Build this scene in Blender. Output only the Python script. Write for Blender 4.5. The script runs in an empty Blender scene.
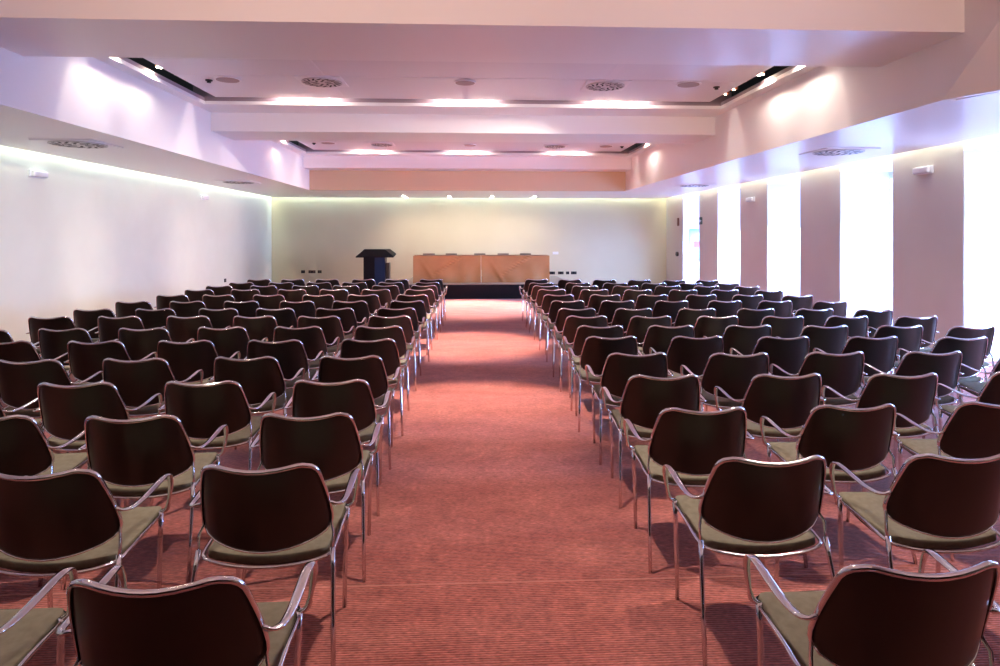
import bpy, bmesh, math, random
from mathutils import Vector, Matrix
random.seed(4)
C = bpy.context.scene.collection
SC = bpy.context.scene
PI = math.pi

# ------------------------------------------------------------------ camera
cam_d = bpy.data.cameras.new('camera')
cam = bpy.data.objects.new('camera', cam_d); C.objects.link(cam)
cam_d.sensor_width = 36.0; cam_d.lens = 0.65 * 36.0
cam_d.shift_x = -0.003; cam_d.shift_y = -0.098
cam_d.clip_start = 0.05
cam.location = (0, 0, 1.62); cam.rotation_euler = (PI / 2, 0, -math.atan(0.048))
SC.camera = cam

# ------------------------------------------------------------------ world, exposure
w = bpy.data.worlds.new('world'); SC.world = w; w.use_nodes = True
w.node_tree.nodes['Background'].inputs[0].default_value = (0.75, 0.85, 1.0, 1)
w.node_tree.nodes['Background'].inputs[1].default_value = 0.3
SC.view_settings.view_transform = 'Standard'; SC.view_settings.look = 'None'
SC.view_settings.gamma = 1.0; SC.view_settings.exposure = 0.8
SC.view_settings.use_curve_mapping = False
SC.cycles.use_denoising = True
SC.cycles.max_bounces = 7; SC.cycles.diffuse_bounces = 5; SC.cycles.glossy_bounces = 4
SC.cycles.sample_clamp_indirect = 6.0
SC.cycles.caustics_reflective = False; SC.cycles.caustics_refractive = False

WINDOW_E = 3.0        # daylight behind the frosted windows
DAY_W = 150.0          # skylight falling in through each window
COVE_E = 15.0          # fluorescent tubes in the wall coves
SPOT_W = 1300.0        # ceiling spotlights

# ------------------------------------------------------------------ materials
def mat(name, col, rough=0.6, metal=0.0, spec=0.5, emit=None, estr=0.0, coat=0.0):
    m = bpy.data.materials.new(name); m.use_nodes = True
    b = m.node_tree.nodes['Principled BSDF']
    b.inputs['Base Color'].default_value = (*col, 1)
    b.inputs['Roughness'].default_value = rough
    b.inputs['Metallic'].default_value = metal
    b.inputs['Specular IOR Level'].default_value = spec
    b.inputs['Coat Weight'].default_value = coat
    if emit:
        b.inputs['Emission Color'].default_value = (*emit, 1)
        b.inputs['Emission Strength'].default_value = estr
    return m

def vary(m, c1, c2, scale=3.0, detail=4.0, bump=0.0, bscale=60.0, stretch=(1, 1, 1)):
    """mottled colour and a fine bump on object coordinates"""
    nt = m.node_tree; b = nt.nodes['Principled BSDF']
    tc = nt.nodes.new('ShaderNodeTexCoord'); mp = nt.nodes.new('ShaderNodeMapping')
    mp.inputs['Scale'].default_value = stretch
    nt.links.new(tc.outputs['Object'], mp.inputs['Vector'])
    n = nt.nodes.new('ShaderNodeTexNoise'); n.inputs['Scale'].default_value = scale
    n.inputs['Detail'].default_value = detail
    nt.links.new(mp.outputs[0], n.inputs['Vector'])
    r = nt.nodes.new('ShaderNodeValToRGB')
    r.color_ramp.elements[0].position = 0.3; r.color_ramp.elements[1].position = 0.7
    r.color_ramp.elements[0].color = (*c1, 1); r.color_ramp.elements[1].color = (*c2, 1)
    nt.links.new(n.outputs['Fac'], r.inputs[0]); nt.links.new(r.outputs[0], b.inputs['Base Color'])
    if bump:
        n2 = nt.nodes.new('ShaderNodeTexNoise'); n2.inputs['Scale'].default_value = bscale
        nt.links.new(tc.outputs['Object'], n2.inputs['Vector'])
        bp = nt.nodes.new('ShaderNodeBump'); bp.inputs['Strength'].default_value = bump
        nt.links.new(n2.outputs['Fac'], bp.inputs['Height']); nt.links.new(bp.outputs[0], b.inputs['Normal'])
    return m

def carpet_mat():
    m = mat('ribbed_carpet', (0.4, 0.1, 0.07), 0.95, spec=0.15)
    nt = m.node_tree; b = nt.nodes['Principled BSDF']; L = nt.links.new
    tc = nt.nodes.new('ShaderNodeTexCoord')
    def noise(scale, det, st=(1, 1, 1)):
        mp = nt.nodes.new('ShaderNodeMapping'); mp.inputs['Scale'].default_value = st
        L(tc.outputs['Object'], mp.inputs['Vector'])
        n = nt.nodes.new('ShaderNodeTexNoise'); n.inputs['Scale'].default_value = scale
        n.inputs['Detail'].default_value = det; L(mp.outputs[0], n.inputs['Vector']); return n
    wv = nt.nodes.new('ShaderNodeTexWave'); wv.wave_type = 'BANDS'; wv.bands_direction = 'Y'
    wv.inputs['Scale'].default_value = 22.0; wv.inputs['Distortion'].default_value = 0.6
    wv.inputs['Detail'].default_value = 2; wv.inputs['Detail Scale'].default_value = 3
    L(tc.outputs['Object'], wv.inputs['Vector'])
    n1 = noise(1.6, 6, (1, 2.2, 1)); n2 = noise(120, 3, (0.35, 1, 1)); n3 = noise(9, 5)
    r = nt.nodes.new('ShaderNodeValToRGB')
    r.color_ramp.elements[0].position = 0.32; r.color_ramp.elements[1].position = 0.68
    r.color_ramp.elements[0].color = (0.33, 0.095, 0.080, 1); r.color_ramp.elements[1].color = (0.44, 0.148, 0.122, 1)
    L(n1.outputs['Fac'], r.inputs[0])
    def mul(col, fac_node, lo, hi):
        mr = nt.nodes.new('ShaderNodeMapRange'); mr.inputs['To Min'].default_value = lo; mr.inputs['To Max'].default_value = hi
        L(fac_node.outputs['Fac'], mr.inputs['Value'])
        mx = nt.nodes.new('ShaderNodeMix'); mx.data_type = 'RGBA'; mx.blend_type = 'MULTIPLY'
        mx.inputs['Factor'].default_value = 1.0
        L(col, mx.inputs['A']); L(mr.outputs[0], mx.inputs['B']); return mx.outputs['Result']
    c = mul(r.outputs[0], wv, 0.72, 1.12)
    c = mul(c, n2, 0.1, 1.9); c = mul(c, n3, 0.65, 1.35); c = mul(c, noise(38, 4, (.6, 1, 1)), 0.45, 1.55)
    L(c, b.inputs['Base Color'])
    b.inputs['Sheen Weight'].default_value = 0.22; b.inputs['Sheen Roughness'].default_value = 0.4
    bp = nt.nodes.new('ShaderNodeBump'); bp.inputs['Strength'].default_value = 0.5; bp.inputs['Distance'].default_value = 0.004
    L(wv.outputs['Fac'], bp.inputs['Height']); L(bp.outputs[0], b.inputs['Normal'])
    return m

def panel_mat():
    """perforated metal ceiling tile with fine joints"""
    m = mat('perforated_ceiling_panel', (0.8, 0.78, 0.8), 0.28, spec=0.6)
    nt = m.node_tree; b = nt.nodes['Principled BSDF']; L = nt.links.new
    tc = nt.nodes.new('ShaderNodeTexCoord')
    v = nt.nodes.new('ShaderNodeTexVoronoi'); v.inputs['Scale'].default_value = 55; v.inputs['Randomness'].default_value = 0
    L(tc.outputs['Object'], v.inputs['Vector'])
    r = nt.nodes.new('ShaderNodeValToRGB')
    r.color_ramp.elements[0].position = 0.18; r.color_ramp.elements[1].position = 0.30
    r.color_ramp.elements[0].color = (0.42, 0.40, 0.43, 1); r.color_ramp.elements[1].color = (0.83, 0.80, 0.84, 1)
    L(v.outputs['Distance'], r.inputs[0]); L(r.outputs[0], b.inputs['Base Color'])
    return m

M = {}
M['carpet'] = carpet_mat()
M['wall'] = vary(mat('painted_plaster', (0.8, 0.8, 0.76), 0.55), (0.73, 0.755, 0.655), (0.77, 0.795, 0.695), 1.5, 3, 0.03, 90)
M['backwall'] = vary(mat('cream_plaster', (0.72, 0.66, 0.5), 0.6), (0.57, 0.52, 0.345), (0.61, 0.56, 0.38), 0.8, 3, 0.03, 90)
M['ceil'] = mat('satin_white_ceiling', (0.92, 0.90, 0.92), 0.30, spec=0.5)
M['pillar'] = vary(mat('pillar_plaster', (0.5, 0.42, 0.42), 0.55), (0.55, 0.49, 0.44), (0.58, 0.52, 0.47), 1.2, 3, 0.03, 80)
M['reveal'] = mat('white_reveal', (0.9, 0.92, 0.95), 0.6)
M['lip'] = mat('shaded_slot_lip', (0.36, 0.28, 0.33), 0.5)  # lips darkened to mauve for the shade inside the slots
M['panel'] = panel_mat()
M['joint'] = mat('panel_joint_strip', (0.86, 0.83, 0.87), 0.4)
M['dark'] = mat('dark_void', (0.012, 0.010, 0.010), 0.8)
M['header'] = mat('header_plaster', (0.64, 0.50, 0.33), 0.6)
M['black'] = mat('black_stage_cloth', (0.008, 0.008, 0.01), 0.9, spec=0.2)
M['stagetop'] = mat('stage_boards', (0.30, 0.28, 0.24), 0.35)
M['chrome'] = mat('chrome', (0.74, 0.75, 0.80), 0.09, 1.0)
M['back'] = vary(mat('dark_brown_plastic', (0.022, 0.013, 0.010), 0.30, spec=0.5), (0.012, 0.0070, 0.004), (0.018, 0.0105, 0.006), 6, 2)
M['khaki'] = vary(mat('khaki_fabric', (0.28, 0.25, 0.15), 0.85, spec=0.2), (0.165, 0.145, 0.105), (0.205, 0.182, 0.135), 40, 3, 0.12, 400)
M['shell'] = mat('seat_shell_plastic', (0.03, 0.025, 0.022), 0.4)
M['cloth'] = vary(mat('copper_cloth', (0.42, 0.2, 0.09), 0.6, spec=0.4), (0.36, 0.195, 0.075), (0.44, 0.25, 0.10), 2.0, 4, 0.2, 300)
M['wood'] = mat('table_wood', (0.45, 0.33, 0.2), 0.5)
M['lectern'] = mat('lectern_black', (0.005, 0.005, 0.008), 0.5, spec=0.15)
M['lecside'] = mat('lectern_blue_black', (0.006, 0.022, 0.06), 0.5, spec=0.2)
M['plastic'] = mat('white_plastic', (0.75, 0.75, 0.78), 0.4)
M['lens'] = mat('lamp_diffuser', (0.86, 0.86, 0.88), 0.25)
M['vent'] = mat('vent_metal', (0.62, 0.6, 0.6), 0.4, 0.2)
M['glass'] = mat('window_sheer', (0.9, 0.95, 1.0), 0.6, emit=(0.29, 0.47, 1.0), estr=WINDOW_E)
M['tube'] = mat('cove_tube', (1, 1, 1), 0.5, emit=(0.92, 1.0, 0.86), estr=COVE_E)
M['tube_back'] = mat('stage_cove_tube', (1, 1, 1), 0.5, emit=(0.68, 0.90, 1.0), estr=COVE_E * 1.2)
M['bulb'] = mat('lit_bulb', (1, 1, 1), 0.5, emit=(1.0, 0.86, 0.66), estr=30.0)
M['exit'] = mat('dark_green_sign', (0.01, 0.05, 0.035), 0.5)
M['signwhite'] = mat('sign_white', (0.8, 0.8, 0.8), 0.5)
M['red'] = mat('red_enamel', (0.5, 0.03, 0.04), 0.4)
M['pinkred'] = mat('red_notice', (0.40, 0.02, 0.06), 0.5)
M['paleblue'] = mat('pale_blue_board', (0.20, 0.36, 0.52), 0.4)
M['paper'] = mat('paper', (0.26, 0.21, 0.15), 0.8)
M['brown'] = mat('brown_plate', (0.16, 0.06, 0.04), 0.5)
M['amber'] = mat('amber_housing_and_glow', (0.75, 0.22, 0.07), 0.4, 0.4)  # lamp housings, and the boards painted for the orange glow in the slots

# ------------------------------------------------------------------ helpers
def obj(name, bm, m, parent=None, smooth=False):
    me = bpy.data.meshes.new(name); bm.normal_update(); bm.to_mesh(me); bm.free()
    me.materials.append(M[m] if isinstance(m, str) else m)
    if smooth:
        for p in me.polygons: p.use_smooth = True
    o = bpy.data.objects.new(name, me); C.objects.link(o)
    if parent: o.parent = parent
    return o
def struct(name, bm, m, parent=None, smooth=False):
    o = obj(name, bm, m, parent, smooth); o['kind'] = 'structure'; return o
def tag(o, label, cat, group=None):
    o['label'] = label; o['category'] = cat
    if group: o['group'] = group
    return o
def thing(name, label, cat, loc=(0, 0, 0), rotz=0, group=None):
    o = bpy.data.objects.new(name, None); C.objects.link(o)
    o.empty_display_size = 0.1; o.location = loc; o.rotation_euler = (0, 0, rotz)
    return tag(o, label, cat, group)
def box(bm, x0, x1, y0, y1, z0, z1, bevel=0.0):
    r = bmesh.ops.create_cube(bm, size=1.0)
    vs = r['verts']
    bmesh.ops.scale(bm, vec=(x1 - x0, y1 - y0, z1 - z0), verts=vs)
    bmesh.ops.translate(bm, vec=((x0 + x1) / 2, (y0 + y1) / 2, (z0 + z1) / 2), verts=vs)
    if bevel:
        es = list({e for v in vs for e in v.link_edges})
        bmesh.ops.bevel(bm, geom=es, offset=bevel, segments=2, affect='EDGES', profile=0.5)
    return bm
def B(*a, **k):
    return box(bmesh.new(), *a, **k)
def cyl(bm, c, r, h, axis='Z', seg=24, r2=None):
    R = {'Z': Matrix(), 'Y': Matrix.Rotation(PI / 2, 4, 'X'), 'X': Matrix.Rotation(PI / 2, 4, 'Y')}[axis]
    bmesh.ops.create_cone(bm, cap_ends=True, segments=seg, radius1=r, radius2=r if r2 is None else r2, depth=h,
                          matrix=Matrix.Translation(c) @ R)
    return bm
def prism(bm, pts, y0, y1):
    """polygon in XZ extruded along Y"""
    a = [bm.verts.new((x, y0, z)) for x, z in pts]; b = [bm.verts.new((x, y1, z)) for x, z in pts]
    n = len(pts)
    bm.faces.new(a); bm.faces.new(b[::-1])
    for i in range(n): bm.faces.new((a[i], b[i], b[(i + 1) % n], a[(i + 1) % n]))
    bmesh.ops.recalc_face_normals(bm, faces=bm.faces)
    return bm
def prism_xy(bm, pts, z0, z1):
    a = [bm.verts.new((x, y, z0)) for x, y in pts]; b = [bm.verts.new((x, y, z1)) for x, y in pts]
    n = len(pts); fs = [bm.faces.new(a), bm.faces.new(b[::-1])]
    for i in range(n): fs.append(bm.faces.new((a[i], b[i], b[(i + 1) % n], a[(i + 1) % n])))
    bmesh.ops.recalc_face_normals(bm, faces=bm.faces)
    return bm
def catmull(pts, k=5, closed=False):
    pts = [Vector(p) for p in pts]; n = len(pts); out = []
    rng = range(n) if closed else range(n - 1)
    for i in rng:
        p1, p2 = pts[i], pts[(i + 1) % n]
        p0 = pts[i - 1] if (i > 0 or closed) else p1 * 2 - p2
        p3 = pts[(i + 2) % n] if (i + 2 < n or closed) else p2 * 2 - p1
        for j in range(k):
            t = j / k
            out.append(0.5 * ((2 * p1) + (-p0 + p2) * t + (2 * p0 - 5 * p1 + 4 * p2 - p3) * t * t + (-p0 + 3 * p1 - 3 * p2 + p3) * t ** 3))
    if not closed: out.append(pts[-1])
    return out
def sweep(bm, pts, ra, rb=None, side=None, seg=8, closed=False):
    """tube along pts; ra across `side` direction, rb across the other; ra may be a list"""
    n = len(pts); rings = []
    prev = None
    for i, p in enumerate(pts):
        a = pts[i - 1] if (i > 0 or closed) else p
        b = pts[(i + 1) % n] if (i < n - 1 or closed) else p
        t = (Vector(b) - Vector(a)).normalized()
        s = Vector(side) if side else (prev if prev else (Vector((1, 0, 0)) if abs(t.x) < 0.9 else Vector((0, 1, 0))))
        s = (s - t * s.dot(t)).normalized(); prev = s
        u = t.cross(s)
        r1 = ra[i] if isinstance(ra, (list, tuple)) else ra
        r2 = (rb[i] if isinstance(rb, (list, tuple)) else rb) if rb is not None else r1
        rings.append([bm.verts.new(Vector(p) + s * (r1 * math.cos(2 * PI * k / seg)) + u * (r2 * math.sin(2 * PI * k / seg))) for k in range(seg)])
    m = n if closed else n - 1
    for i in range(m):
        A, D = rings[i], rings[(i + 1) % n]
        for k in range(seg):
            bm.faces.new((A[k], A[(k + 1) % seg], D[(k + 1) % seg], D[k]))
    if not closed:
        bm.faces.new(rings[0][::-1]); bm.faces.new(rings[-1])
    bmesh.ops.recalc_face_normals(bm, faces=bm.faces)
    return bm

# ------------------------------------------------------------------ the room
XW = 6.3; YB = 20.8; YF = -3.2; ZS = 2.79; XL = -4.21; XR = 4.08; ZB = 3.30; ZL = 3.60; ZP = 3.68; ZT = 4.2
struct('floor', B(-7.2, 7.7, YF - .2, YB + .3, -0.1, 0), 'carpet')
struct('wall_left', B(-6.5, -XW, YF, YB, 0, 3.2), 'wall')
struct('wall_back', B(-6.6, 7.4, YB, YB + .2, 0, 3.2), 'backwall')
struct('wall_front', B(-6.5, 7.3, YF - .2, YF, 0, 4.3), mat('darkened_rear_wall', (.06, .045, .04), .9))  # unseen wall, coloured dark to stand for the unlit space behind the viewer
struct('ceiling', B(-6.7, 7.4, YF - .2, YB + .2, ZT, ZT + .1), 'dark')
# floor seam across the aisle carpet
bm = bmesh.new(); box(bm, -XW, XW, 3.022, 3.030, 0, .0010); struct('trim_1', bm, mat('carpet_seam', (0.50, 0.22, 0.18), 0.9))

# right wall: pillars with deep window openings between them
pil = [(19.15, YB), (16.4, 17.75), (13.6, 15.0), (10.85, 12.2), (8.05, 9.45), (5.27, 6.65), (YF, 3.87)]
wr = bmesh.new()
for a, b in pil: box(wr, XW, 7.4, a, b, 0, 2.97)
struct('wall_right', wr, 'pillar')
wi = 1
for (a, b), (c, d) in zip(pil[:-1], pil[1:]):
    y0, y1 = d, a
    bm = bmesh.new()
    box(bm, XW, 7.4, y0, y1, 2.70, 2.97)                       # head
    box(bm, 6.31, 7.4, y0, y0 + .012, 0, 2.70)                  # reveals
    box(bm, 6.31, 7.4, y1 - .012, y1, 0, 2.70)
    o = struct('window_%d' % wi, bm, 'reveal')
    f = bmesh.new()
    for (p, q) in ((y0 + .012, y0 + .022), (y1 - .022, y1 - .012)): box(f, 7.17, 7.23, p, q, 0.0, 2.70)
    box(f, 7.17, 7.23, y0 + .022, y1 - .022, 2.58, 2.70); box(f, 7.17, 7.23, y0 + .022, y1 - .022, 0, .03)
    obj('window_frame', f, 'reveal', o)
    g = bmesh.new(); box(g, 7.18, 7.20, y0 + .022, y1 - .022, .03, 2.58)
    obj('pane', g, 'glass', o)
    d = bpy.data.lights.new('daylight', 'AREA'); d.shape = 'RECTANGLE'; d.size = 2.0; d.size_y = 1.0
    d.energy = DAY_W; d.color = (.30, .50, 1.0); d.spread = math.radians(120)
    l = bpy.data.objects.new('daylight', d); C.objects.link(l); l.location = (6.95, (y0 + y1) / 2, 1.35)
    l.rotation_euler = Vector((-1, .55, -.80)).to_track_quat('-Z', 'Y').to_euler()
    wi += 1

# soffits along the walls (a light slot is left open against each wall)
bm = bmesh.new(); box(bm, -6.14, XL - .12, YF, 20.62, ZS, 2.93); struct('ceiling_soffit_left', bm, 'ceil')
bm = bmesh.new(); box(bm, XR + .12, 6.12, 5.45, 20.62, ZS, 2.93); prism_xy(bm, [(XR + .12, 5.45), (XR + .43, 4.55), (6.0, YF), (6.12, YF), (6.12, 5.45)], ZS, 2.93); struct('ceiling_soffit_right', bm, 'ceil')
bm = bmesh.new(); box(bm, XL - .12, XR + .12, 17.22, 20.62, ZS, 2.93); struct('ceiling_soffit_back', bm, 'ceil')
bm = bmesh.new(); box(bm, -6.5, XL - .12, YF, YB, 3.2, 3.3); box(bm, XR + .12, 7.2, 5.45, YB, 3.2, 3.3); box(bm, 6.0, 7.2, YF, 5.45, 3.2, 3.3); box(bm, XL - .12, XR + .12, 20.3, YB, 3.2, 3.3)
box(bm, XW, 7.2, YF, YB, 2.97, 3.2)
struct('ceiling_cove_top', bm, 'ceil')
# bulkheads: vertical faces of the raised ceiling
struct('ceiling_bulkhead_left', B(XL - .12, XL, YF, 17.22, 2.79, ZL), 'ceil')
bm = bmesh.new(); box(bm, XR, XR + .12, 5.45, 17.22, 2.79, ZL)
struct('ceiling_bulkhead_right', bm, 'ceil')
# the right bulkhead turns outward along a slanted fold near the viewer
def slab(bm, pts, off):
    a = [bm.verts.new(p) for p in pts]; b = [bm.verts.new(Vector(p) + Vector(off)) for p in pts]; n = len(pts)
    bm.faces.new(a); bm.faces.new(b[::-1])
    for i in range(n): bm.faces.new((a[i], b[i], b[(i + 1) % n], a[(i + 1) % n]))
bm = bmesh.new()
q0 = (XR, 5.45, ZS); q1 = (XR, 5.45, ZL); q2 = (XR, 4.45, ZL); q3 = (XR + .95, 3.3, ZL); q4 = (XR + .43, 4.55, ZS); q5 = (6.0, YF, ZS); q6 = (6.0, YF, ZL)
for tri in ((q0, q2, q1), (q0, q4, q2), (q4, q3, q2), (q4, q5, q3), (q5, q6, q3)): slab(bm, tri, (.04, .012, 0))
bmesh.ops.recalc_face_normals(bm, faces=bm.faces)
struct('ceiling_bulkhead_fold', bm, 'ceil')
# cross beams
def beam(name, y0, y1):
    struct(name, B(XL, XR, y0, y1, ZB, ZL), 'ceil')
beam('ceiling_beam_front', 5.2, 6.32)
beam('ceiling_beam_middle', 10.72, 11.75)
beam('ceiling_beam_rear', 16.45, 17.1)
struct('ceiling_header', B(XL, XR, 17.1, 17.22, ZS, ZB), 'header')
# flat ledges round each recess, at the beam tops
def ledge(name, x0, x1, y0, y1, a=.17, front=.75, back=.68):
    bm = bmesh.new()
    box(bm, x0 - .1, x1 + .1, y0 - .1, y0 + front, ZL, ZL + .05); box(bm, x0 - .1, x1 + .1, y1 - back, y1 + .1, ZL, ZL + .05)
    box(bm, x0 - .1, x0 + a, y0 + front, y1 - back, ZL, ZL + .05); box(bm, x1 - a, x1 + .1, y0 + front, y1 - back, ZL, ZL + .05)
    struct(name, bm, 'ceil'); bm = bmesh.new()
    box(bm, x0, x1, y0 + front - .02, y0 + front, ZL + .05, ZL + .27); box(bm, x0, x1, y1 - back, y1 - back + .02, ZL + .05, ZL + .27)
    box(bm, x0 + a - .02, x0 + a, y0 + front, y1 - back, ZL + .05, ZL + .10); box(bm, x1 - a, x1 - a + .02, y0 + front, y1 - back, ZL + .05, ZL + .10)
    struct(name.replace('ledge', 'slot_lip'), bm, 'lip')
ledge('ceiling_ledge_front', XL, XR, 6.32, 10.72)
ledge('ceiling_ledge_rear', XL, XR, 11.75, 16.45, .17, .6, .42)
struct('ceiling_near', B(XL - .1, 6.1, YF, 5.2, ZL, ZL + .05), 'ceil')
# suspended metal panels (a dark gap with lamps is left between ledge and panel)
def panel(name, x0, x1, y0, y1, nx):
    struct(name, B(x0, x1, y0, y1, ZP, ZP + .04), 'panel')
    struct(name + '_edge', box(B(x0, x1, y0, y0 + .02, ZP + .04, ZP + .16), x0, x1, y1 - .02, y1, ZP + .04, ZP + .16), 'lip')
    bm = bmesh.new()
    for i in range(1, nx):
        x = x0 + (x1 - x0) * i / nx
        box(bm, x - .05, x + .05, y0, y1, ZP - .003, ZP)
    ym = (y0 + y1) / 2
    box(bm, x0, x1, ym - .02, ym + .02, ZP - .003, ZP)
    struct(name + '_joints', bm, 'joint')
panel('ceiling_panel_front', -3.82, 3.68, 7.22, 9.9, 4)
panel('ceiling_panel_rear', -3.82, 3.68, 12.5, 15.9, 4)

# fluorescent tubes in the coves: countable lamps end to end
def tube_lamp(x, y, along, label, grp):
    L_ = 1.45
    if along == 'Y':
        b = bmesh.new(); box(b, x - .05, x + .05, y - L_ / 2, y + L_ / 2, 3.13, 3.195)
        t = bmesh.new(); cyl(t, (x, y, 3.10), .03, L_ - .06, 'Y', 10)
    else:
        b = bmesh.new(); box(b, x - L_ / 2, x + L_ / 2, y - .05, y + .05, 3.13, 3.195)
        t = bmesh.new(); cyl(t, (x, y, 3.10), .03, L_ - .06, 'X', 10)
    th = thing('cove_lamp', label, 'lamp', (0, 0, 0), 0, grp)
    obj('lamp_housing', b, 'plastic', th); obj('tube', t, 'tube' if along == 'Y' else 'tube_back', th, True)
for i in range(15):
    tube_lamp(-6.22, -1.0 + 1.5 * i, 'Y', 'fluorescent tube glowing in the slot above the left wall', 'cove tubes over the left wall')
    tube_lamp(6.21, -1.0 + 1.5 * i, 'Y', 'fluorescent tube glowing in the slot above the right pillars', 'cove tubes over the right pillars')
for i in range(8):
    tube_lamp(-5.3 + 1.5 * i, 20.71, 'X', 'fluorescent tube glowing in the slot above the back wall', 'cove tubes over the back wall')

# ------------------------------------------------------------------ ceiling spotlights
def spot_at(o, x, y, z, tx, ty, tz, watt, ang, blend=0.6, col=(1.0, 0.83, 0.70), r=.05):
    d = bpy.data.lights.new('spot_beam', 'SPOT'); d.energy = watt; d.spot_size = math.radians(ang); d.spot_blend = blend
    d.color = col; d.shadow_soft_size = r
    l = bpy.data.objects.new('spot_beam', d); C.objects.link(l)
    l.location = Vector((x, y, z)) - Vector(o.location)
    l.rotation_euler = (Vector((tx, ty, tz)) - Vector((x, y, z))).to_track_quat('-Z', 'Y').to_euler()
    l.parent = o
def spotlight(x, y, z, tx, ty, tz, watt, ang, label, grp, spill=0, glow=.045, glow_board=0, **k):
    o = thing('spotlight', label, 'lamp', (x, y, z + .12), 0, grp)
    b = bmesh.new(); cyl(b, (0, 0, 0), .055, .16, 'Z', 16); box(b, -.02, .02, -.02, .02, .08, .34)
    obj('lamp_housing', b, 'amber', o)
    b = bmesh.new(); cyl(b, (0, 0, -.085), glow, .008, 'Z', 16); obj('bulb', b, 'bulb', o)
    spot_at(o, x, y, z + .02, tx, ty, tz, watt, ang, **k)
    if glow_board:  # amber board whose colour stands in for the orange glow inside the slot
        sx = 1 if x < 0 else -1
        obj('glow_board', B(.10 * sx - .01, .10 * sx + .01, -.55, .55, -.06, .12, bevel=.004), 'amber', o)
    if spill:                                   # point lights added by the lamp for the lit patches on the slot lips
      for dx in ((-.3, 0, .3) if spill > 10 else (0,)):
        d = bpy.data.lights.new('spill', 'POINT'); d.energy = spill * (.22 if dx else .5); d.color = (1.0, .84, .72); d.shadow_soft_size = .02
        l = bpy.data.objects.new('spill', d); C.objects.link(l); l.location = (dx, 0, -.02); l.parent = o
G = 'spotlights in the ceiling slots'
POS = (('left', 'left'), ('middle', 'right'))
for x in (-2.85, 0.0, 2.35):
    w_ = .7 if x == 0 else .45
    spotlight(x, 7.14, 3.70, x, 5.9, 0, SPOT_W * w_, 43, POS[x > -1][x > 1] + ' spotlight in the dark slot at the near edge of the front ceiling panel', G, spill=40)
for x in (-2.47, -.1, 2.27):
    w_ = 1.0 if x == -.1 else .55
    spotlight(x, 9.97, 3.70, x, 9.6, 0, SPOT_W * w_, 44, POS[x > -1][x > 1] + ' spotlight in the slot at the far edge of the front ceiling panel', G, spill=55)
for x in (-2.43, -.12, 2.36):
    w_ = 2.4 if x == -.12 else .8
    spotlight(x, 15.96, 3.70, x * 1.0, 14.6, 0, SPOT_W * w_, 56, POS[x > -1][x > 1] + ' spotlight in the slot at the far edge of the rear ceiling panel', G, spill=55)
for x in (-2.4, 0.2, 2.5):
    spotlight(x, 3.6, 3.36, x, 2.9, 0, SPOT_W * .16, 70, POS[x > -1][x > 1] + ' spotlight under the ceiling in front of the first beam', G)
for y, nm in ((7.5, 'first'), (8.4, 'second'), (14.2, 'third')):
    spotlight(-3.93, y, 3.70, -4.5, y, 2.2, 17, 140, nm + ' spotlight from the near end in the left side slot', G, spill=1.5, glow_board=nm == 'second')
    spotlight(3.80, y + (.2 if y > 10 else .0), 3.70, 4.4, y + .1, 2.2, 26, 140, nm + ' spotlight from the near end in the right side slot', G, spill=1.5, glow_board=nm == 'second')
for y, ty, tz, nm in ((9.12, 9.5, 1.0, 'near'), (9.42, 12.6, 1.1, 'middle'), (13.6, 16.0, 1.3, 'far')):
    spotlight(3.74, y, 3.66, -6.3, ty, tz, 1500, 30, nm + ' spotlight in the right side slot aimed across at the left wall', G, glow=.015, blend=.9)
for x, nm in ((-3.2, 'left'), (.0, 'middle'), (3.2, 'right')):      # unseen uplights added behind the viewer to brighten the ceiling
    o = thing('added_uplight', nm + ' half round uplight added unseen behind the viewer to brighten the ceiling', 'lamp', (x, YF + .02, 2.1), 0, 'added uplights behind the viewer')
    b = bmesh.new(); cyl(b, (0, .09, 0), .05, .18, 'Z', 20, r2=.12); box(b, -.05, .05, -.02, .06, -.07, .07); obj('shade', b, 'plastic', o)
    spot_at(o, x, YF + .12, 2.28, (4.4 if x > 1 else x * .6), 3.5, 4.0, 480, 56, .9, col=(1.0, .66, .52), r=.09)
# recessed pairs above the stage
for i, x in enumerate((-2.03, -.68, .61, 1.89)):
    for y in (19.5, 20.3):
        o = thing('downlight', 'small recessed downlight above the stage, %s pair from the left, %s one' % (('first', 'second', 'third', 'fourth')[i], 'near' if y < 20 else 'far'), 'lamp', (x, y, ZS), 0, 'downlights over the stage')
        b = bmesh.new(); cyl(b, (0, 0, -.006), .075, .012, 'Z', 20); obj('trim_ring', b, 'plastic', o)
        b = bmesh.new(); cyl(b, (0, 0, -.015), .05, .008, 'Z', 20); obj('bulb', b, 'bulb', o)
        if y < 20: spot_at(o, x, y - .3, ZS - .03, x, 20.6 if i in (1, 2) else 20.2, .9, 62, 110, .9)
for x in (-1.4, .23, 1.9):    # stage wash from the raised ceiling just in front of the header, lighting the table front
    spotlight(x, 16.10, 3.70, x, 17.0, .6, 130, 60, POS[x > -1][x > 1] + ' spotlight at the rear slot turned towards the draped table', G)

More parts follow.
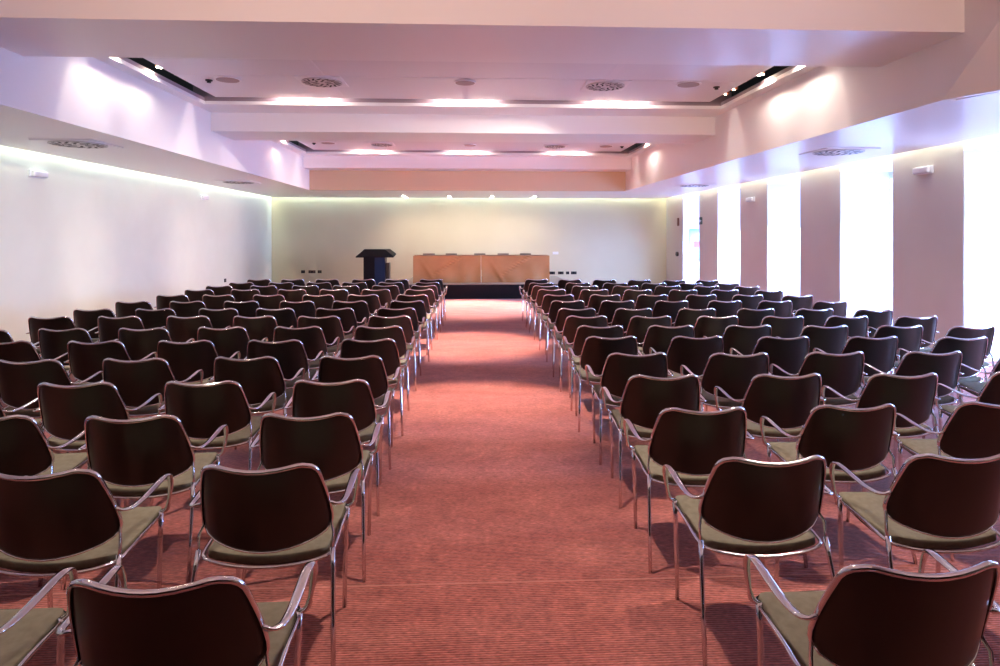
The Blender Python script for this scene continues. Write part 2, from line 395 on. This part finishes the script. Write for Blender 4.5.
# ------------------------------------------------------------------ ceiling vents, discs, sprinklers
def swirl(parent, r, z, nslot=16):
    b = bmesh.new(); cyl(b, (0, 0, z), r, .012, 'Z', 40); o = obj('disc', b, 'vent', parent)
    b = bmesh.new()
    for ring, (ra, rb) in enumerate(((.25, .55), (.62, .92))):
        n = nslot // 2 if ring == 0 else nslot
        for k in range(n):
            a = 2 * PI * k / n + ring * .2
            c, s = math.cos(a), math.sin(a)
            p0 = Vector((c * r * ra, s * r * ra, 0)); a2 = a + .35
            p1 = Vector((math.cos(a2) * r * rb, math.sin(a2) * r * rb, 0))
            t = (p1 - p0).normalized(); nrm = Vector((-t.y, t.x, 0)) * r * .045
            zz = z - .0075
            vs = [bm_v for bm_v in (b.verts.new(p0 + nrm + Vector((0, 0, zz))), b.verts.new(p1 + nrm + Vector((0, 0, zz))), b.verts.new(p1 - nrm + Vector((0, 0, zz))), b.verts.new(p0 - nrm + Vector((0, 0, zz))))]
            b.faces.new(vs)
    ex = bmesh.ops.extrude_face_region(b, geom=b.faces[:])
    bmesh.ops.translate(b, vec=(0, 0, .004), verts=[g for g in ex['geom'] if isinstance(g, bmesh.types.BMVert)])
    obj('slots', b, 'dark', o)
def vent(x, y, z, size, label, plate=True):
    o = thing('ceiling_vent', label, 'vent', (x, y, z), 0, 'swirl ceiling vents')
    if plate: obj('plate', B(-size / 2, size / 2, -size / 2, size / 2, -.014, 0, bevel=.003), 'ceil', o)
    swirl(o, size * .44, -.02 if plate else -.008)
vent(-5.0, 8.52, ZS, .74, 'square swirl air vent in the left soffit, nearer one')
vent(-5.1, 14.5, ZS, .74, 'square swirl air vent in the left soffit, farther one')
vent(5.1, 8.82, ZS, .74, 'square swirl air vent in the right soffit, nearer one')
vent(5.2, 14.97, ZS, .74, 'square swirl air vent in the right soffit, farther one')
vent(-2.0, 8.8, ZP, .60, 'round swirl air vent left of centre in the front ceiling panel')
vent(1.83, 8.85, ZP, .60, 'round swirl air vent right of centre in the front ceiling panel')
vent(-2.03, 14.83, ZP, .55, 'round swirl air vent left of centre in the rear ceiling panel')
vent(1.92, 14.97, ZP, .55, 'round swirl air vent right of centre in the rear ceiling panel')
for x, y, d, lb in ((-3.22, 8.75, .34, 'flat round ceiling speaker at the left of the front panel'), (-.09, 8.77, .30, 'flat round ceiling speaker in the middle of the front panel'),
                    (2.95, 8.73, .34, 'flat round ceiling speaker at the right of the front panel'), (-3.2, 14.65, .34, 'flat round ceiling speaker at the left of the rear panel'),
                    (-.04, 14.9, .3, 'flat round ceiling speaker in the middle of the rear panel'), (3.1, 14.91, .34, 'flat round ceiling speaker at the right of the rear panel')):
    o = thing('ceiling_speaker', lb, 'speaker', (x, y, ZP), 0, 'round ceiling speakers')
    b = bmesh.new(); cyl(b, (0, 0, -.006), d / 2, .012, 'Z', 32); obj('rim', b, 'ceil', o)
    b = bmesh.new(); cyl(b, (0, 0, -.014), d / 2 * .85, .008, 'Z', 32); obj('grille', b, mat('speaker_grille', (.48, .38, .36), .6), o)
for x, y, lb in ((-3.49, 8.82, 'small dark sprinkler head left of the front panel speaker'), (3.4, 8.89, 'small dark sprinkler head right of the front panel speaker'),
                 (-3.53, 14.74, 'small dark sprinkler head at the left end of the rear panel'), (3.49, 14.98, 'small dark sprinkler head at the right end of the rear panel')):
    b = bmesh.new(); cyl(b, (0, 0, -.006), .045, .012, 'Z', 16); cyl(b, (0, 0, -.024), .026, .026, 'Z', 12)
    o = obj('sprinkler_head', b, 'shell'); o.location = (x, y, ZP); tag(o, lb, 'sprinkler', 'sprinkler heads')

# ------------------------------------------------------------------ wall fixtures
def emergency(x, y, z, s, label):
    o = thing('emergency_light', label, 'lamp', (x, y, z), 0, 'white wall emergency lights')
    a = (0, s * .03)
    obj('mounting_plate', B(min(a), max(a), -.17, .17, -.055, .055, bevel=.008), 'plastic', o)
    a = (s * .03, s * .085)
    obj('diffuser', B(min(a), max(a), -.155, .155, -.045, .045, bevel=.018), 'lens', o)
emergency(-6.3, 9.72, 2.50, 1, 'white emergency light high on the left wall, nearer one')
emergency(-6.3, 15.57, 2.50, 1, 'white emergency light high on the left wall, farther one')
emergency(6.3, 8.75, 2.52, -1, 'white emergency light on the nearest right pillar')
emergency(6.3, 14.35, 2.42, -1, 'white emergency light on the right pillar third from the near end')
o = thing('exit_sign', 'small dark green sign on the second farthest right pillar', 'sign', (6.3, 17.61, 2.01))
obj('plate', B(-.012, 0, -.11, .11, -.10, .10), 'exit', o)
b = bmesh.new(); box(b, -.015, -.012, -.06, .045, -.012, .012); box(b, -.015, -.012, .03, .07, -.04, .04); obj('arrow', b, 'signwhite', o)
tag(obj('alarm_point', B(6.27, 6.3, 19.48, 19.62, 1.90, 2.14, bevel=.004), 'brown'), 'small reddish brown plate on the far right wall', 'fixture')
b = bmesh.new(); cyl(b, (6.27, 19.6, 1.04), .07, .06, 'X', 20); tag(obj('door_knob', b, 'shell'), 'round black knob on the far right wall', 'knob')
o = thing('notice_board', 'pale blue notice with a red patch inside the farthest window recess', 'sign', (6.62, 19.12, 1.35))
obj('board', B(-.12, .20, -.015, .018, -.50, .45, bevel=.003), 'paleblue', o)
obj('red_patch', B(.0, .19, -.022, -.0151, -.10, .09), 'pinkred', o)
def socket(x, y, z, wd, label, rot=0, m='black'):
    o = thing('wall_socket', label, 'socket', (x, y, z), rot, 'black wall sockets')
    obj('plate', B(-wd / 2, wd / 2, -.012, 0, -.045, .045, bevel=.003), m, o)
    b = bmesh.new(); n = max(1, round(wd / .1))
    for k in range(n): cyl(b, (-wd / 2 + wd * (k + .5) / n, -.014, 0), .026, .006, 'Y', 14)
    obj('outlet', b, 'shell', o)
for x, wd, lb in ((-5.32, .12, 'leftmost black wall socket low on the back wall'), (-5.04, .22, 'wider black socket beside the leftmost on the back wall'), (-4.80, .12, 'third black socket from the left corner on the back wall'),
                  (2.58, .18, 'black wall socket nearest the draped table on the back wall'), (2.86, .18, 'second black socket right of the draped table'), (3.08, .10, 'third black socket right of the draped table'), (3.28, .18, 'fourth black socket right of the draped table')):
    socket(x, YB, .46 if x < 0 else .40, wd, lb)
socket(-6.3, 16.93, .46, .12, 'black wall socket low on the left wall', PI / 2)
tag(obj('switch_plate', B(2.6, 2.78, YB - .012, YB, 1.0, 1.08, bevel=.003), 'plastic'), 'white switch plate on the back wall right of the table', 'switch')

# ------------------------------------------------------------------ stage, table, lectern
st = thing('stage', 'low black platform under the draped table at the far end', 'stage', (0, 0, 0))
obj('skirt', B(-1.75, 2.55, 16.5, 19.6, 0, .36), 'black', st)
obj('deck', B(-1.76, 2.56, 16.48, 19.61, .36, .38, bevel=.004), 'stagetop', st)
def table(x0, x1, side):
    y0, y1, zt = 16.85, 17.55, 1.085
    t = thing('conference_table', 'long table hidden under copper cloth, %s of the two' % side, 'table', ((x0 + x1) / 2, (y0 + y1) / 2, .38), 0, 'conference tables on the stage')
    hw = (x1 - x0) / 2 - .02
    obj('tabletop', B(-hw, hw, -.33, .33, .665, .695, bevel=.004), 'wood', t)
    for sx in (-1, 1):
        for sy in (-1, 1):
            b = bmesh.new(); cyl(b, (sx * (hw - .08), sy * .27, .333), .022, .665, 'Z', 12); obj('leg', b, 'chrome', t)
    # cloth: top sheet and hanging sides with shallow folds
    bm = bmesh.new(); nx, nz = 72, 14; hx = (x1 - x0) / 2 - .002; rows = []
    for j in range(nz + 1):
        f = j / nz; row = []
        for i in range(nx + 1):
            u = i / nx; x = -hx + 2 * hx * u
            fold = .020 * math.sin(u * 21 + 2.2 * math.sin(f * 2.5 + u * 4)) * f + .010 * math.sin(u * 9 - f * 5) * f
            diag = 0.030 * math.exp(-((u - .15 - .55 * (1 - f)) / .035) ** 2) * (1 - f) + .022 * math.exp(-((u - .08 - .25 * f) / .04) ** 2) * f
            row.append(bm.verts.new((x, -.345 - fold - diag, .700 - .695 * f)))
        rows.append(row)
    for j in range(nz):
        for i in range(nx): bm.faces.new((rows[j][i], rows[j + 1][i], rows[j + 1][i + 1], rows[j][i + 1]))
    back = [bm.verts.new((-hx + 2 * hx * i / nx, .345, .700)) for i in range(nx + 1)]
    for i in range(nx): bm.faces.new((rows[0][i], rows[0][i + 1], back[i + 1], back[i]))
    bb = [bm.verts.new((-hx + 2 * hx * i / nx, .35, .30)) for i in range(nx + 1)]
    for i in range(nx): bm.faces.new((back[i], back[i + 1], bb[i + 1], bb[i]))
    sx = -1 if side == 'left' else 1
    k = 0 if sx < 0 else nx
    col = [rows[j][k] for j in range(nz + 1)]
    e0 = bm.verts.new((sx * hx, .35, .005)); bm.faces.new(col + [e0, bb[k], back[k]])
    bmesh.ops.recalc_face_normals(bm, faces=bm.faces)
    bmesh.ops.solidify(bm, geom=bm.faces[:], thickness=-.003)
    c = obj('tablecloth', bm, 'cloth', None, False); c.location = t.location
    tag(c, 'copper brown cloth draped over the %s half of the stage table' % side, 'tablecloth', 'copper tablecloths')
table(-1.51, .233, 'left'); table(.252, 2.02, 'right')
for i, (px, wd) in enumerate(((-1.13, .32), (-.54, .30), (.21, .30), (.83, .30), (1.42, .30))):
    o = obj('name_plate', prism(bmesh.new(), [(-wd / 2, 0), (wd / 2, 0), (wd / 2 - .003, .055), (-wd / 2 + .003, .055)], -.006, .006), 'paper')
    o.location = (px, 17.2, 1.0835); tag(o, '%s low beige name plate from the left on the draped table' % ('first', 'second', 'third', 'fourth', 'fifth')[i], 'name plate', 'name plates on the stage table')
lt = thing('lectern', 'black lectern with flared top standing left of the stage', 'lectern', (-2.50, 17.1, 0))
bm = bmesh.new(); box(bm, -.29, .26, -.20, .20, .06, 1.08, bevel=.006); obj('column', bm, 'lectern', lt)
obj('side_panel', B(.0, .262, -.215, -.20, .06, 1.07, bevel=.003), 'lecside', lt)
obj('base', B(-.33, .31, -.26, .26, 0, .06, bevel=.006), 'lectern', lt)
bm = bmesh.new()      # flared reading top: wide low edge towards the speaker's front, narrow raised back
lo = [(-.47, -.30, 1.04), (.49, -.30, 1.04), (.49, .28, 1.10), (-.47, .28, 1.10)]
hi = [(-.27, -.16, 1.245), (.26, -.16, 1.245), (.34, .24, 1.25), (-.34, .24, 1.25)]
a = [bm.verts.new(p) for p in lo]; m_ = [bm.verts.new((p[0], p[1], p[2] + .03)) for p in lo]; c_ = [bm.verts.new(p) for p in hi]
bm.faces.new(a[::-1]); bm.faces.new(c_)
for q, r_ in ((a, m_), (m_, c_)):
    for i in range(4): bm.faces.new((q[i], q[(i + 1) % 4], r_[(i + 1) % 4], r_[i]))
bmesh.ops.recalc_face_normals(bm, faces=bm.faces); obj('reading_top', bm, 'lectern', lt)
obj('side_cabinet', B(.262, .36, -.1, .15, .06, .90, bevel=.004), 'shell', lt)

# ------------------------------------------------------------------ the chair
def panel_pt(u, v):
    r_t, r_b = .040, .075
    zt = .778 - .020 * (1 - u * u); zb = .478 - .040 * (1 - u * u)
    z = zb + (zt - zb) * v
    w0 = .2440 - .046 * v ** 2.0
    h = .300; dt = (1 - v) * h; db = v * h; ins = 0
    if dt < r_t: ins = r_t - math.sqrt(max(0, r_t ** 2 - (r_t - dt) ** 2))
    if db < r_b: ins = max(ins, (r_b - math.sqrt(max(0, r_b ** 2 - (r_b - db) ** 2))) * .6)
    x = u * (w0 - ins)
    y = -.187 - .076 * v - .058 * (1 - (x / .24) ** 2) + .030 * abs(x / .24) ** 8
    return Vector((x, y, z))
def vlist():
    a = [0, .03, .07, .12, .18, .26, .38, .5, .62, .74, .82, .88, .93, .97, 1.0]
    return a
def make_chair():
    ch = thing('conference_chair', '', 'chair')
    V = vlist(); U = [-1, -.94, -.84, -.68, -.48, -.25, 0, .25, .48, .68, .84, .94, 1]
    bm = bmesh.new(); F = [[None] * len(U) for _ in V]; K = [[None] * len(U) for _ in V]
    for j, v_ in enumerate(V):
        for i, u in enumerate(U):
            p = panel_pt(u, v_); F[j][i] = bm.verts.new(p)
            K[j][i] = bm.verts.new(p + Vector((0, .012, .002)))
    for j in range(len(V) - 1):
        for i in range(len(U) - 1):
            bm.faces.new((F[j][i], F[j][i + 1], F[j + 1][i + 1], F[j + 1][i]))
            bm.faces.new((K[j][i], K[j + 1][i], K[j + 1][i + 1], K[j][i + 1]))
    nJ, nI = len(V) - 1, len(U) - 1
    for i in range(nI):
        bm.faces.new((F[0][i], K[0][i], K[0][i + 1], F[0][i + 1])); bm.faces.new((F[nJ][i], F[nJ][i + 1], K[nJ][i + 1], K[nJ][i]))
    for j in range(nJ):
        bm.faces.new((F[j][0], F[j + 1][0], K[j + 1][0], K[j][0])); bm.faces.new((F[j][nI], K[j][nI], K[j + 1][nI], F[j + 1][nI]))
    bmesh.ops.recalc_face_normals(bm, faces=bm.faces)
    br = obj('backrest', bm, 'back', ch, True)
    # padded front of the backrest
    bm = bmesh.new(); g = []
    for v_ in (.06, .12, .25, .5, .75, .88, .94):
        row = []
        for u in (-.93, -.8, -.5, 0, .5, .8, .93):
            e = max(abs(u) / .93, abs(v_ - .5) / .44); p = panel_pt(u, v_) + Vector((0, .0125 + .012 * (1 - e ** 4), .002)); row.append(bm.verts.new(p))
        g.append(row)
    for j in range(6):
        for i in range(6): bm.faces.new((g[j][i], g[j + 1][i], g[j + 1][i + 1], g[j][i + 1]))
    obj('back_pad', bm, 'khaki', ch, True)
    # chrome rim and frame: up one side, over the top, down the other
    up = [panel_pt(1, v_) for v_ in V[2:]]; top = [panel_pt(u, 1) for u in (.9, .7, .45, .2, 0)]
    off = Vector((.004, 0, 0)); up = [panel_pt(1, v_) for v_ in V[3:]]
    R_ = [Vector((.252, -.200, .415)), Vector((.252, -.194, .45)), Vector((.2515, -.190, .485))] + [p + off for p in up] + [p + Vector((.003 * (k < 1), 0, .004)) for k, p in enumerate(top)]
    path = R_ + [Vector((-p.x, p.y, p.z)) for p in R_[:-1][::-1]]
    bm = bmesh.new(); wz = [min(1, max(0, (p.z - .70) / .06)) for p in path]; sweep(bm, path, [.0045 + .0035 * q for q in wz], .0095, side=None, seg=8)
    obj('back_frame', bm, 'chrome', ch, True)
    bm = bmesh.new(); low = [panel_pt(u, .0) + Vector((0, -.001, -.001)) for u in U]
    low = [panel_pt(-1, .10) + Vector((-.001, 0, 0)), panel_pt(-1, .04)] + low + [panel_pt(1, .04), panel_pt(1, .10)]
    sweep(bm, low, .004, seg=6); obj('lower_rim', bm, 'chrome', ch, True)
    for s in (-1, 1):
        # armrest: flat band leaving the back frame, running forward, folding down to the front leg
        pts = catmull([(s * .2400, -.202, .606), (s * .262, -.200, .598), (s * .283, -.176, .596), (s * .289, -.11, .598), (s * .289, -.03, .607), (s * .287, .055, .618), (s * .290, .098, .618),
                       (s * .291, .118, .598), (s * .288, .128, .56), (s * .280, .130, .505), (s * .268, .138, .462), (s * .240, .148, .440)], 4)
        n = len(pts); wa = []; wb = []
        for i in range(n):
            f = i / (n - 1); wa.append(.0055 + .0105 * math.sin(PI * min(1, f * 1.15)) ** .8 if f < .85 else .010); wb.append(.006)
        bm = bmesh.new(); sweep(bm, pts, wa, wb, side=(1, 0, 0), seg=8); obj('armrest', bm, 'chrome', ch, True)
        bm = bmesh.new(); sweep(bm, [(s * .250, -.197, .430), (s * .256, -.218, .36), (s * .268, -.270, .18), (s * .279, -.322, .0)], [.0105, .010, .0095, .009], seg=8)
        obj('leg', bm, 'chrome', ch, True)
        bm = bmesh.new(); sweep(bm, [(s * .240, .148, .445), (s * .235, .151, .36), (s * .229, .155, .18), (s * .225, .158, .0)], [.011, .0105, .010, .0095], seg=8)
        obj('leg', bm, 'chrome', ch, True)
    fr = catmull([(0, -.238, .378), (-.13, -.228, .384), (-.225, -.200, .398), (-.246, -.14, .408), (-.244, 0, .425), (-.238, .148, .432), (-.21, .20, .430), (-.1, .214, .428),
                  (0, .218, .428), (.1, .214, .428), (.21, .20, .430), (.238, .148, .432), (.244, 0, .425), (.246, -.14, .408), (.225, -.200, .398), (.13, -.228, .384)], 3, True)
    bm = bmesh.new(); sweep(bm, fr, .0075, seg=8, closed=True, side=(0, 0, 1)); obj('seat_frame', bm, 'chrome', ch, True)
    # seat
    def seat(bm, ins, ztop, zbot, crown):
        def pt(u, v_):
            w0 = .236 - .008 * abs(v_ - .6) - ins
            cr = .035; ln = .42; d = min(v_, 1 - v_) * ln; i2 = 0
            if d < cr: i2 = cr - math.sqrt(max(0, cr ** 2 - (cr - d) ** 2))
            x = u * (w0 - i2); y = (-.195 + ins) + (.40 - 2 * ins) * v_ - (.030 * (1 - u * u) if v_ < .5 else -.010 * (1 - u * u)) * abs(v_ - .5) * 2
            z = -.014 * (1 - v_) ** 2 - .012 * math.sin(PI * min(1, v_ * 1.2)) + .012 * v_ + .008 * u * u
            return x, y, z
        U2 = [-1, -.97, -.88, -.6, -.3, 0, .3, .6, .88, .97, 1]; V2 = [0, .015, .05, .1, .25, .4, .55, .7, .85, .93, .98, 1]
        T = []; D = []
        for j, v_ in enumerate(V2):
            rt = []; rd = []
            for i, u in enumerate(U2):
                x, y, z = pt(u, v_); e = max(abs(u), abs(2 * v_ - 1)); dz = crown * (1 - e ** 10)
                rt.append(bm.verts.new((x, y, ztop - crown + z + dz))); rd.append(bm.verts.new((x, y, zbot + z)))
            T.append(rt); D.append(rd)
        for j in range(len(V2) - 1):
            for i in range(len(U2) - 1):
                bm.faces.new((T[j][i], T[j][i + 1], T[j + 1][i + 1], T[j + 1][i])); bm.faces.new((D[j][i], D[j + 1][i], D[j + 1][i + 1], D[j][i + 1]))
        a_, b_ = len(V2) - 1, len(U2) - 1
        for i in range(b_):
            bm.faces.new((T[0][i], D[0][i], D[0][i + 1], T[0][i + 1])); bm.faces.new((T[a_][i], T[a_][i + 1], D[a_][i + 1], D[a_][i]))
        for j in range(a_):
            bm.faces.new((T[j][0], T[j + 1][0], D[j + 1][0], D[j][0])); bm.faces.new((T[j][b_], D[j][b_], D[j + 1][b_], T[j + 1][b_]))
        bmesh.ops.recalc_face_normals(bm, faces=bm.faces); return bm
    obj('seat', seat(bmesh.new(), .004, .436, .398, .010), 'khaki', ch, True)
    obj('seat_shell', seat(bmesh.new(), .016, .399, .386, .001), 'shell', ch, True)
    return ch
chair0 = make_chair()
def place(o, x, y, rz, label, grp):
    o.location = (x, y, 0); o.rotation_euler = (0, 0, rz); o['label'] = label; o['group'] = grp
LEFT = [
 [(-0.78,1.63),(-1.50,1.63)],
 [(-0.78,2.42),(-1.56,2.40),(-2.32,2.41)],
 [(-0.78,3.10),(-1.59,3.10),(-2.27,3.13)],
 [(-0.82,3.81),(-1.55,3.81),(-2.26,3.81),(-2.95,3.81)],
 [(-0.84,4.56),(-1.56,4.56),(-2.30,4.54),(-3.00,4.52)],
 [(-0.84,5.30),(-1.58,5.28),(-2.29,5.29),(-2.99,5.30),(-3.71,5.33)],
 [(-0.86,6.05),(-1.60,6.05),(-2.29,6.05),(-2.98,6.02),(-3.68,6.02),(-4.33,5.96)],
 [(-0.86,6.82),(-1.59,6.82),(-2.26,6.86),(-2.95,6.89),(-3.65,6.90),(-4.35,6.90)],
 [(-0.87,7.55),(-1.58,7.56),(-2.26,7.57),(-2.91,7.58),(-3.62,7.59),(-4.31,7.59)],
 [(-0.83,8.37),(-1.56,8.38),(-2.23,8.39),(-2.94,8.42),(-3.62,8.43),(-4.30,8.45)],
 [(-0.84,9.24),(-1.54,9.26),(-2.15,9.27),(-2.86,9.29),(-3.57,9.31),(-4.21,9.33)],
 [(-0.81,10.12),(-1.49,10.16),(-2.14,10.19),(-2.79,10.20),(-3.51,10.24),(-4.21,10.23)],
 [(-0.80,10.91),(-1.45,10.94),(-2.10,10.95),(-2.78,10.98),(-3.47,10.99),(-4.19,10.98)],
 [(-0.79,11.62),(-1.45,11.65),(-2.09,11.68),(-2.72,11.69),(-3.39,11.72),(-4.09,11.73)],
 [(-0.78,12.40),(-1.43,12.44),(-2.06,12.47),(-2.75,12.50),(-3.41,12.53),(-4.05,12.56)]]
RIGHT = [
 [(1.16,1.61)],
 [(1.14,2.41),(1.89,2.41)],
 [(1.13,3.11),(1.90,3.13),(2.67,3.15)],
 [(1.16,3.85),(1.91,3.84),(2.63,3.82),(3.43,3.85)],
 [(1.18,4.58),(1.91,4.54),(2.62,4.55),(3.34,4.53),(4.09,4.54)],
 [(1.16,5.34),(1.88,5.31),(2.59,5.26),(3.33,5.23),(4.06,5.17)],
 [(1.20,5.98),(1.86,5.96),(2.59,5.94),(3.29,5.88),(3.99,5.85),(4.62,5.77)],
 [(1.20,6.71),(1.86,6.66),(2.56,6.63),(3.24,6.59),(3.91,6.56),(4.62,6.51)],
 [(1.21,7.40),(1.86,7.37),(2.59,7.33),(3.26,7.28),(3.92,7.23),(4.55,7.12)],
 [(1.23,8.29),(1.88,8.26),(2.57,8.22),(3.25,8.18),(3.90,8.15),(4.57,8.06)],
 [(1.23,9.13),(1.89,9.10),(2.56,9.06),(3.25,9.03),(3.90,8.98),(4.55,8.85)],
 [(1.24,10.03),(1.90,9.98),(2.57,9.91),(3.27,9.87),(3.90,9.82),(4.51,9.67)],
 [(1.23,10.74),(1.89,10.71),(2.56,10.68),(3.27,10.65),(3.86,10.58),(4.50,10.46)],
 [(1.23,11.40),(1.87,11.37),(2.53,11.31),(3.20,11.26),(3.83,11.20),(4.44,11.13)],
 [(1.23,12.31),(1.84,12.22),(2.51,12.16),(3.15,12.05),(3.77,11.97),(4.37,11.94)]]
for rows in (LEFT, RIGHT):          # neighbours never closer than an armrest's width
    for row in rows:
        for k in range(1, len(row)):
            sg = -1 if rows is LEFT else 1
            if abs(row[k][0] - row[k - 1][0]) < .625: row[k] = (row[k - 1][0] + sg * .625, row[k][1])
ORD = ['first', 'second', 'third', 'fourth', 'fifth', 'sixth', 'seventh', 'eighth', 'ninth', 'tenth', 'eleventh', 'twelfth', 'thirteenth', 'fourteenth', 'fifteenth']
first = True
for side, rows in (('left', LEFT), ('right', RIGHT)):
    for r, row in enumerate(rows):
        rown = 'nearest row' if r == 0 else ('farthest row' if r == len(rows) - 1 else ORD[r] + ' row back')
        for k, (x, y) in enumerate(row):
            pos = 'on the aisle' if k == 0 else ORD[k] + ' seat from the aisle'
            lb = 'dark backed chrome armchair %s of the aisle, %s, %s' % (side, rown, pos)
            if first: c = chair0; first = False
            else:
                c = chair0.copy(); C.objects.link(c)
                for ch in chair0.children:
                    d = ch.copy(); C.objects.link(d); d.parent = c
            place(c, x, y + .285, math.radians(random.uniform(-.8, .8)), lb, 'chairs %s of the aisle' % side)
